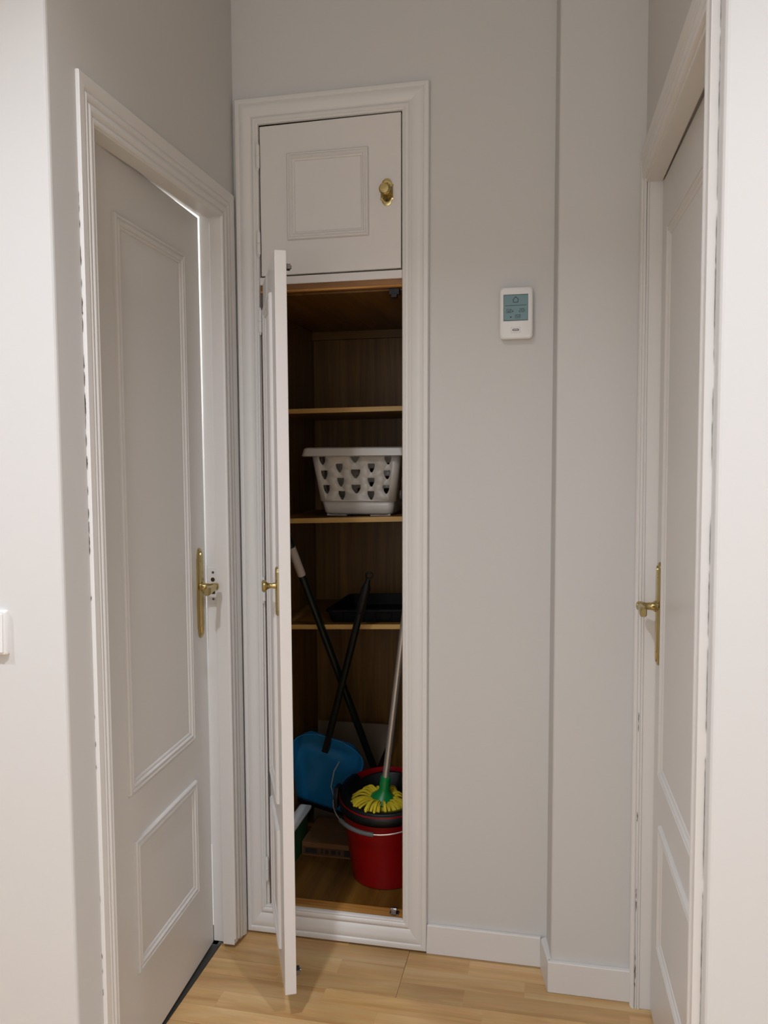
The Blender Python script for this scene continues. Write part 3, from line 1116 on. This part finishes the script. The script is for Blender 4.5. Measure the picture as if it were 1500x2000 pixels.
# three corner ribs
# ------------------------------------------------------------------ black tray on the lowest shelf
TXa, TXb, TYa, TYb = 0.180, 0.452, 0.255, 0.560
tz = shelf_top(2, 0.31)
tk_ = SH[2][1]
tr = empty('storage_tray', ((TXa + TXb) / 2, (TYa + TYb) / 2, tz), 'shallow black plastic tray lying on the lowest shelf', 'tray')
tr.rotation_euler = (0, -math.atan(tk_), 0)
hw, hd, ht = (TXb - TXa) / 2, (TYb - TYa) / 2, 0.042
bm = B()
prev = None
for z_, k in ((0.001, -.012), (0.003, -.008), (ht - .006, 0), (ht - .006, .005), (ht, .005), (ht, -.003), (0.006, -.010)):
    ring = [bm.verts.new((p[0], p[1], z_)) for p in rrect(2 * (hw + k), 2 * (hd + k), .018, 4)]
    if prev:
        for i in range(len(ring)):
            bm.faces.new((prev[i], prev[(i + 1) % len(ring)], ring[(i + 1) % len(ring)], ring[i]))
    else:
        bm.faces.new(ring)
    prev = ring
bm.faces.new(prev)
link('tray_body', bm, M_TRAY, tr, smooth=True)
for x0 in (-.085, .02):
    panel_frame('front_recess', x0, x0 + .052, .008, .033, .003, lambda a, b, h: Vector((a, -hd + .004 - .009 * .12 - h - (b - .02) * .18, b)), M_TRAY, tr, hs=.0003)

# ------------------------------------------------------------------ things on the cupboard floor


def along(a, b, t):
    a, b = Vector(a), Vector(b)
    return a + (b - a) * t


# long handled broom pole, leaning from behind the bucket up to the left
A1, A2 = Vector((0.1178, 0.12, 1.1045)), Vector((0.2795, 0.44, 0.3576))
dA = (A2 - A1).normalized()
Abot = A1 + dA * ((0.165 - A1.z) / dA.z)
Atop = A1 - dA * 0.135
bro = empty('broom', tuple(Abot), 'black broom whose long pole with a grey sleeve leans left behind the bucket', 'broom')
L_ = lambda v: Vector(v) - Abot
Asl = A1 + dA * 0.078
link('pole', tube(B(), [L_(Asl), L_(Abot)], 0.0118, 14), M_BLACKP, bro, smooth=True)
link('sleeve', tube(B(), [L_(A1 - dA * .02), L_(Asl)], 0.0128, 14), M_SLEEVE, bro, smooth=True, label='grey sleeve')
link('grip', tube(B(), [L_(Atop), L_(Atop + dA * .006), L_(A1 - dA * .02)], [0.008, 0.0118, 0.0118], 14), M_BLACKP, bro, smooth=True)
bm = B()
prism(bm, [(-.12, 0.0), (.12, 0.0), (.10, .035), (.03, .050), (-.03, .050), (-.10, .035)], lambda p: (p[0], -.018, p[1] - .035), lambda p: (p[0], .018, p[1] - .035))
link('head', bm, M_BLACK, bro, bevel=.003)
bm = B()
for i in range(24):
    for j in range(3):
        x0, y0 = -.112 + i * .0098, -.012 + j * .012
        tube(bm, [(x0, y0, -.032), (x0 * 1.06, y0 * 1.5, -(Abot.z - ZF - .002))], 0.0028, 4)
link('bristles', bm, M_BLACK, bro, kind='stuff')

# long handled dustpan
B1, B2 = Vector((0.3478, 0.13, 1.0472)), Vector((0.1473, 0.36, 0.4386))
dB = (B2 - B1).normalized()
Bp = B2
vx = Vector((1, 0, 0))
vx = (vx - dB * vx.dot(dB)).normalized()
vy = dB.cross(vx).normalized()
if vy.y > 0:
    vy = -vy                                            # vy faces the hall
PLEN = 0.335
dp = empty('dustpan', tuple(Bp + dB * (PLEN - .058)), 'blue long handled dustpan with a black stick, standing left of the red bucket', 'dustpan')
Op = Bp + dB * (PLEN - .058)


def pan(a, s, h):
    """a across, s along the pan from its rounded top (0) to its mouth (PLEN), h towards the hall"""
    return (Bp + vx * a + dB * (s - .058) + vy * h) - Op


NA, NS = 40, 34
pan_bm = B()
grid = []
for j in range(NS + 1):
    s = PLEN * (j / NS) ** 1.7
    if s < .085:
        q = 1 - s / .085
        hwid = 0.132 * math.sqrt(max(0.0, 1 - q ** 2.7))
        hwid = max(hwid, .050)
    else:
        hwid = .132 - .004 * (s - .085) / PLEN
    row = []
    for i in range(NA + 1):
        f = -1 + 2 * i / NA
        a = f * (hwid if f > 0 else hwid * .84)
        edge = min((1 - abs(f)) * hwid, s)
        h = 0.030 * math.exp(-(edge / .014) ** 2) - 0.012 * math.exp(-((s - .080) / .02) ** 2) * max(0, 1 - (abs(a) / .09) ** 4)
        if s > PLEN * .76:
            h -= 0.0015 * (1 if int((s - PLEN * .76) / .012) % 2 == 0 else 0)
        row.append(pan_bm.verts.new(pan(a, s, h)))
    grid.append(row)
for j in range(NS):
    for i in range(NA):
        pan_bm.faces.new((grid[j][i], grid[j][i + 1], grid[j + 1][i + 1], grid[j + 1][i]))
po = link('pan', pan_bm, M_BLUE, dp, smooth=True)
po.modifiers.new('wall', 'SOLIDIFY').thickness = 0.0025
bm = B()
for a0 in range(10):
    pass
hexa(bm, [pan(-.106, PLEN - .004, -.004), pan(.129, PLEN - .004, -.004), pan(.129, PLEN - .004, .004), pan(-.098, PLEN - .004, .004),
          pan(-.097, PLEN + .012, -.001), pan(.127, PLEN + .012, -.001), pan(.127, PLEN + .012, .001), pan(-.097, PLEN + .012, .001)])
link('rubber_lip', bm, M_BLACK, dp)
hb = pan(0, .058, .028) + Op
ht_ = B1
link('stick', tube(B(), [hb + (ht_ - hb) * .10 - Op, ht_ + (hb - ht_) * .17 - Op], 0.0112, 12), M_BLACK, dp, smooth=True)
link('socket', tube(B(), [hb - Op, hb + (ht_ - hb) * .005 - Op, hb + (ht_ - hb) * .10 - Op, hb + (ht_ - hb) * .12 - Op], [.0150, .0150, .0135, .011], 4), M_BLACK, dp)
hg = ht_ + (hb - ht_) * .20
gd = (ht_ - hb).normalized()
link('grip', tube(B(), [hg - Op, hg + gd * .01 - Op, ht_ - gd * .050 - Op, ht_ - gd * .035 - Op, ht_ - gd * .018 - Op], [.0112, .0148, .0135, .0085, .0065], 12), M_BLACK, dp, smooth=True)
bm = B()
hc = ht_ - gd * .008 - Op
sd = gd.cross(vy).normalized()
tube(bm, [hc + (gd * math.cos(a) * 1.25 + sd * math.sin(a)) * .0095 for a in [2 * math.pi * i / 16 for i in range(17)]], .0032, 6, caps=False)
link('hang_loop', bm, M_BLACK, dp, smooth=True)

# red bucket with black wringer
bk = empty('bucket', (0.365, 0.255, ZF), 'red plastic mop bucket with a black wringer on the cupboard floor', 'bucket')
tilt = Matrix.Shear('XY', 4, (0, 0))
bm = B()
RB, RT, BH = 0.106, 0.142, 0.262


def bkv(r, a, z_):
    # the rim stands higher at the back, towards the spout
    zz = z_ + (0.022 * math.sin(a) * (z_ / BH) if z_ > 0 else 0)
    return (r * math.cos(a), r * math.sin(a), zz)


NSG = 48
prev = None
for r, z_ in ((RB - .010, 0.001), (RB - .002, 0.003), (RB, 0.010), (RT - .006, BH - .040), (RT - .003, BH - .036), (RT, BH - .004), (RT + .004, BH), (RT + .004, BH + .004),
              (RT - .001, BH + .004), (RT - .008, BH - .04), (RB - .006, .012)):
    ring = [bm.verts.new(bkv(r, 2 * math.pi * i / NSG, z_)) for i in range(NSG)]
    if prev:
        for i in range(NSG):
            bm.faces.new((prev[i], prev[(i + 1) % NSG], ring[(i + 1) % NSG], ring[i]))
    else:
        bm.faces.new(ring)
    prev = ring
bm.faces.new(prev)
link('pail', bm, M_RED, bk, smooth=True)
# wringer: a black funnel clipped into the front of the pail, with ears and a drooping front flange
bm = B()
prev = None
WC = Vector((0.004, -.016, 0))
for r, z_ in ((RT + .003, BH - .030), (RT + .006, BH - .012), (RT + .001, BH + .010), (RT - .012, BH + .013), (RT - .032, BH + .008), (RT - .048, BH - .018), (RT - .060, BH - .070), (RT - .075, BH - .095)):
    ring = []
    for i in range(NSG + 1):
        a = math.radians(150) + math.radians(240) * i / NSG
        p = Vector(bkv(r, a, z_))
        ring.append(bm.verts.new(p))
    if prev:
        for i in range(NSG):
            bm.faces.new((prev[i], prev[i + 1], ring[i + 1], ring[i]))
    prev = ring
bm.faces.new(prev)
wo = link('wringer', bm, M_BLACK, bk, smooth=True)
wo.modifiers.new('wall', 'SOLIDIFY').thickness = 0.003
bm = B()
prev = None
for r, z_ in ((RT - .030, BH + .006), (RT - .034, BH + .001), (RT - .052, BH - .045), (RT - .072, BH - .098)):
    ring = [bm.verts.new(Vector(bkv(r, 2 * math.pi * i / NSG, z_)) + Vector((.006, -.010, 0))) for i in range(NSG)]
    if prev:
        for i in range(NSG):
            bm.faces.new((prev[i], prev[(i + 1) % NSG], ring[(i + 1) % NSG], ring[i]))
    prev = ring
bm.faces.new(prev)
so = link('strainer_cone', bm, M_BLACK, bk, smooth=True)
so.modifiers.new('wall', 'SOLIDIFY').thickness = 0.003
for sxx in (-1, 1):
    bm = B()
    prism(bm, [(-.030, BH - .045), (.030, BH - .045), (.034, BH - .010), (.018, BH + .018), (-.018, BH + .018), (-.034, BH - .010)],
          lambda p: (sxx * (RT + .001), p[0] - .02, p[1]), lambda p: (sxx * (RT + .014), p[0] - .02, p[1]))
    link('bail_ear', bm, M_BLACK, bk, bevel=.003)
# wire bail hanging forward over the rim, with a grey grip
bail = []
for i in range(25):
    a = math.pi * i / 24
    xx = -(RT + .018) * math.cos(a)
    yy = -.02 - (RT + .010) * math.sin(a)
    bail.append((xx, yy, BH - .008 - .050 * math.sin(a) ** 1.0))
link('bail', tube(B(), bail, .0021, 8), M_SILVER, bk, smooth=True)
link('bail_grip', tube(B(), bail[6:13], .0068, 10), M_GRIP, bk, smooth=True)
# upward bow of the spare wire beside the left ear
link('ear_wire', tube(B(), [(-RT - .017, -.035, BH - .012), (-RT - .030, -.020, BH + .012), (-RT - .028, .010, BH + .050), (-RT - .016, .030, BH + .075)], .0019, 6), M_SILVER, bk, smooth=True)

# mop standing in the wringer
mtop = Vector((0.4945, 0.155, 1.30))
mbot = Vector((0.3735, 0.215, 0.402))
mop = empty('mop', (0.365, 0.225, 0.33), 'yellow strip mop with a silver handle standing in the red bucket', 'mop')
Om = Vector((0.365, 0.225, 0.33))
md_ = (mtop - mbot).normalized()
link('handle', tube(B(), [mbot - md_ * .02 - Om, mtop - Om], 0.0108, 14), M_SILVER, mop, smooth=True)
link('socket', lathe(B(), [(0.041, -.076), (0.043, -.071), (0.037, -.060), (0.020, -.046), (0.0165, -.036), (0.0160, 0.0), (0.0150, .004), (0.011, .005)], 24,
                     align(mbot - Om, mtop - Om)), M_GREEN, mop, smooth=True)
bm = B()
hub = mbot - md_ * .082 - Om
rnd = random.Random(11)
fa = md_.orthogonal().normalized()
fb = md_.cross(fa).normalized()


def strip(bm, pts, wdir, wid):
    """flat looped ribbon of fabric with thickness"""
    prev = None
    n = len(pts)
    for i, p in enumerate(pts):
        t = (pts[min(i + 1, n - 1)] - pts[max(i - 1, 0)]).normalized()
        wd = (wdir - t * wdir.dot(t)).normalized() * wid
        nn = t.cross(wd).normalized() * .0012
        ring = [bm.verts.new(p + wd + nn), bm.verts.new(p - wd + nn), bm.verts.new(p - wd - nn), bm.verts.new(p + wd - nn)]
        if prev:
            for k in range(4):
                bm.faces.new((prev[k], prev[(k + 1) % 4], ring[(k + 1) % 4], ring[k]))
        else:
            bm.faces.new(ring)
        prev = ring
    bm.faces.new(prev)


NST = 96
for i in range(NST):
    a = 2 * math.pi * (i * 0.618034 % 1.0)
    rad = Vector((math.cos(a), math.sin(a), 0))
    side = Vector((-rad.y, rad.x, 0))
    left = max(0.0, rad.dot(Vector((-.92, -.38, 0))))
    front = max(0.0, rad.dot(Vector((.1, -.99, 0))))
    back = max(0.0, rad.dot(Vector((0, 1, 0))))
    R_ = (.052 + .036 * left + .012 * front + rnd.uniform(-.010, .008))
    hgt = .004 + .014 * rnd.random() + .030 * back * rnd.random() + .012 * left
    drop = -.012 - .014 * front - .006 * left + rnd.uniform(-.006, .004)
    tw_ = rnd.uniform(-.016, .016)
    base = hub + rad * .014 + Vector((0, 0, .006))
    pts = [base, base + rad * R_ * .30 + Vector((0, 0, hgt * .7)) + side * tw_ * .3,
           base + rad * R_ * .62 + Vector((0, 0, hgt)) + side * tw_ * .7,
           base + rad * R_ * .92 + Vector((0, 0, hgt * .35)) + side * tw_,
           base + rad * R_ + Vector((0, 0, drop * .6)) + side * tw_ * 1.15,
           base + rad * R_ * .86 + Vector((0, 0, drop)) + side * tw_ * 1.1,
           base + rad * R_ * .45 + Vector((0, 0, drop * .7)) + side * tw_ * .6]
    for _ in range(2):
        sm = [pts[0]]
        for p, q in zip(pts, pts[1:]):
            sm += [p * .75 + q * .25, p * .25 + q * .75]
        sm.append(pts[-1])
        pts = sm
    strip(bm, pts, side, rnd.uniform(.0028, .0042))
lathe(bm, [(.012, .020), (.030, .014), (.042, .002), (.046, -.008), (.038, -.014)], 20, Matrix.Translation(hub))
link('mop_strands', bm, M_YEL, mop, smooth=True, kind='stuff')

# flat cardboard box
cb = empty('cardboard_box', (0.23, 0.42, ZF), 'flat brown cardboard box with dark print lying behind the red bucket', 'box')
link('carton', box(B(), -.162, .030, -.105, .085, 0, .044), M_CARD, cb, bevel=.0015)
link('top_flap', box(B(), -.162, .030, -.105, -.011, .0442, .0462), M_CARD, cb, bevel=.0008)
link('top_flap', box(B(), -.162, .030, -.0095, .085, .0442, .0462), M_CARD, cb, bevel=.0008)
fb_ = link('printed_band', box(B(), -.158, .027, -.1062, -.1048, .006, .030), M_CARDB, cb)
for x0, x1, z0, z1 in ((-.150, -.110, .010, .027), (-.095, -.090, .010, .027), (-.082, -.070, .012, .025), (-.062, -.046, .011, .026), (-.038, -.030, .012, .025), (-.018, .024, .008, .029)):
    link('print_mark', box(B(), x0, x1, -.1067, -.1060, z0, z1), M_CARDP, fb_)

# pale board leaning at the back
gb = empty('back_board', (0.17, 0.62, ZF), 'pale brown board leaning on the back of the cupboard behind the poles', 'board')
bm = B()
hexa(bm, [(-.135, -.070, 0.0), (.012, -.070, 0.0), (.012, -.062, 0.0), (-.135, -.062, 0.0),
          (-.135, 0.010, .350), (.150, 0.010, .350), (.150, 0.018, .350), (-.135, 0.018, .350)])
link('board_sheet', bm, M_GREYB, gb, bevel=.001)
link('red_label', box(B(), -.030, -.012, 0.0035, 0.0085, .298, .322), M_REDL, gb, label='small red label')

# dark green tub with a white lid at the far left
gt = empty('plastic_tub', (0.052, 0.32, ZF), 'dark green tub with a white lid in the left corner of the cupboard floor', 'tub')
bm = B()
prev = None
for k, z_ in ((-.006, 0.0), (-.003, .003), (0, .110), (.002, .118)):
    ring = [bm.verts.new((p[0], p[1], z_)) for p in rrect(.030 + 2 * k, .150 + 2 * k, .008, 4)]
    if prev:
        for i in range(len(ring)):
            bm.faces.new((prev[i], prev[(i + 1) % len(ring)], ring[(i + 1) % len(ring)], ring[i]))
    else:
        bm.faces.new(ring)
    prev = ring
bm.faces.new(prev)
link('tub_body', bm, M_DGREEN, gt, smooth=True)
prism(bm := B(), rrect(.042, .200, .007, 4), lambda p: (p[0], p[1] - .004, .1185), lambda p: (p[0], p[1] - .004, .1265))
link('lid', bm, M_PLASTIC, gt, bevel=.0015, label='white lid')
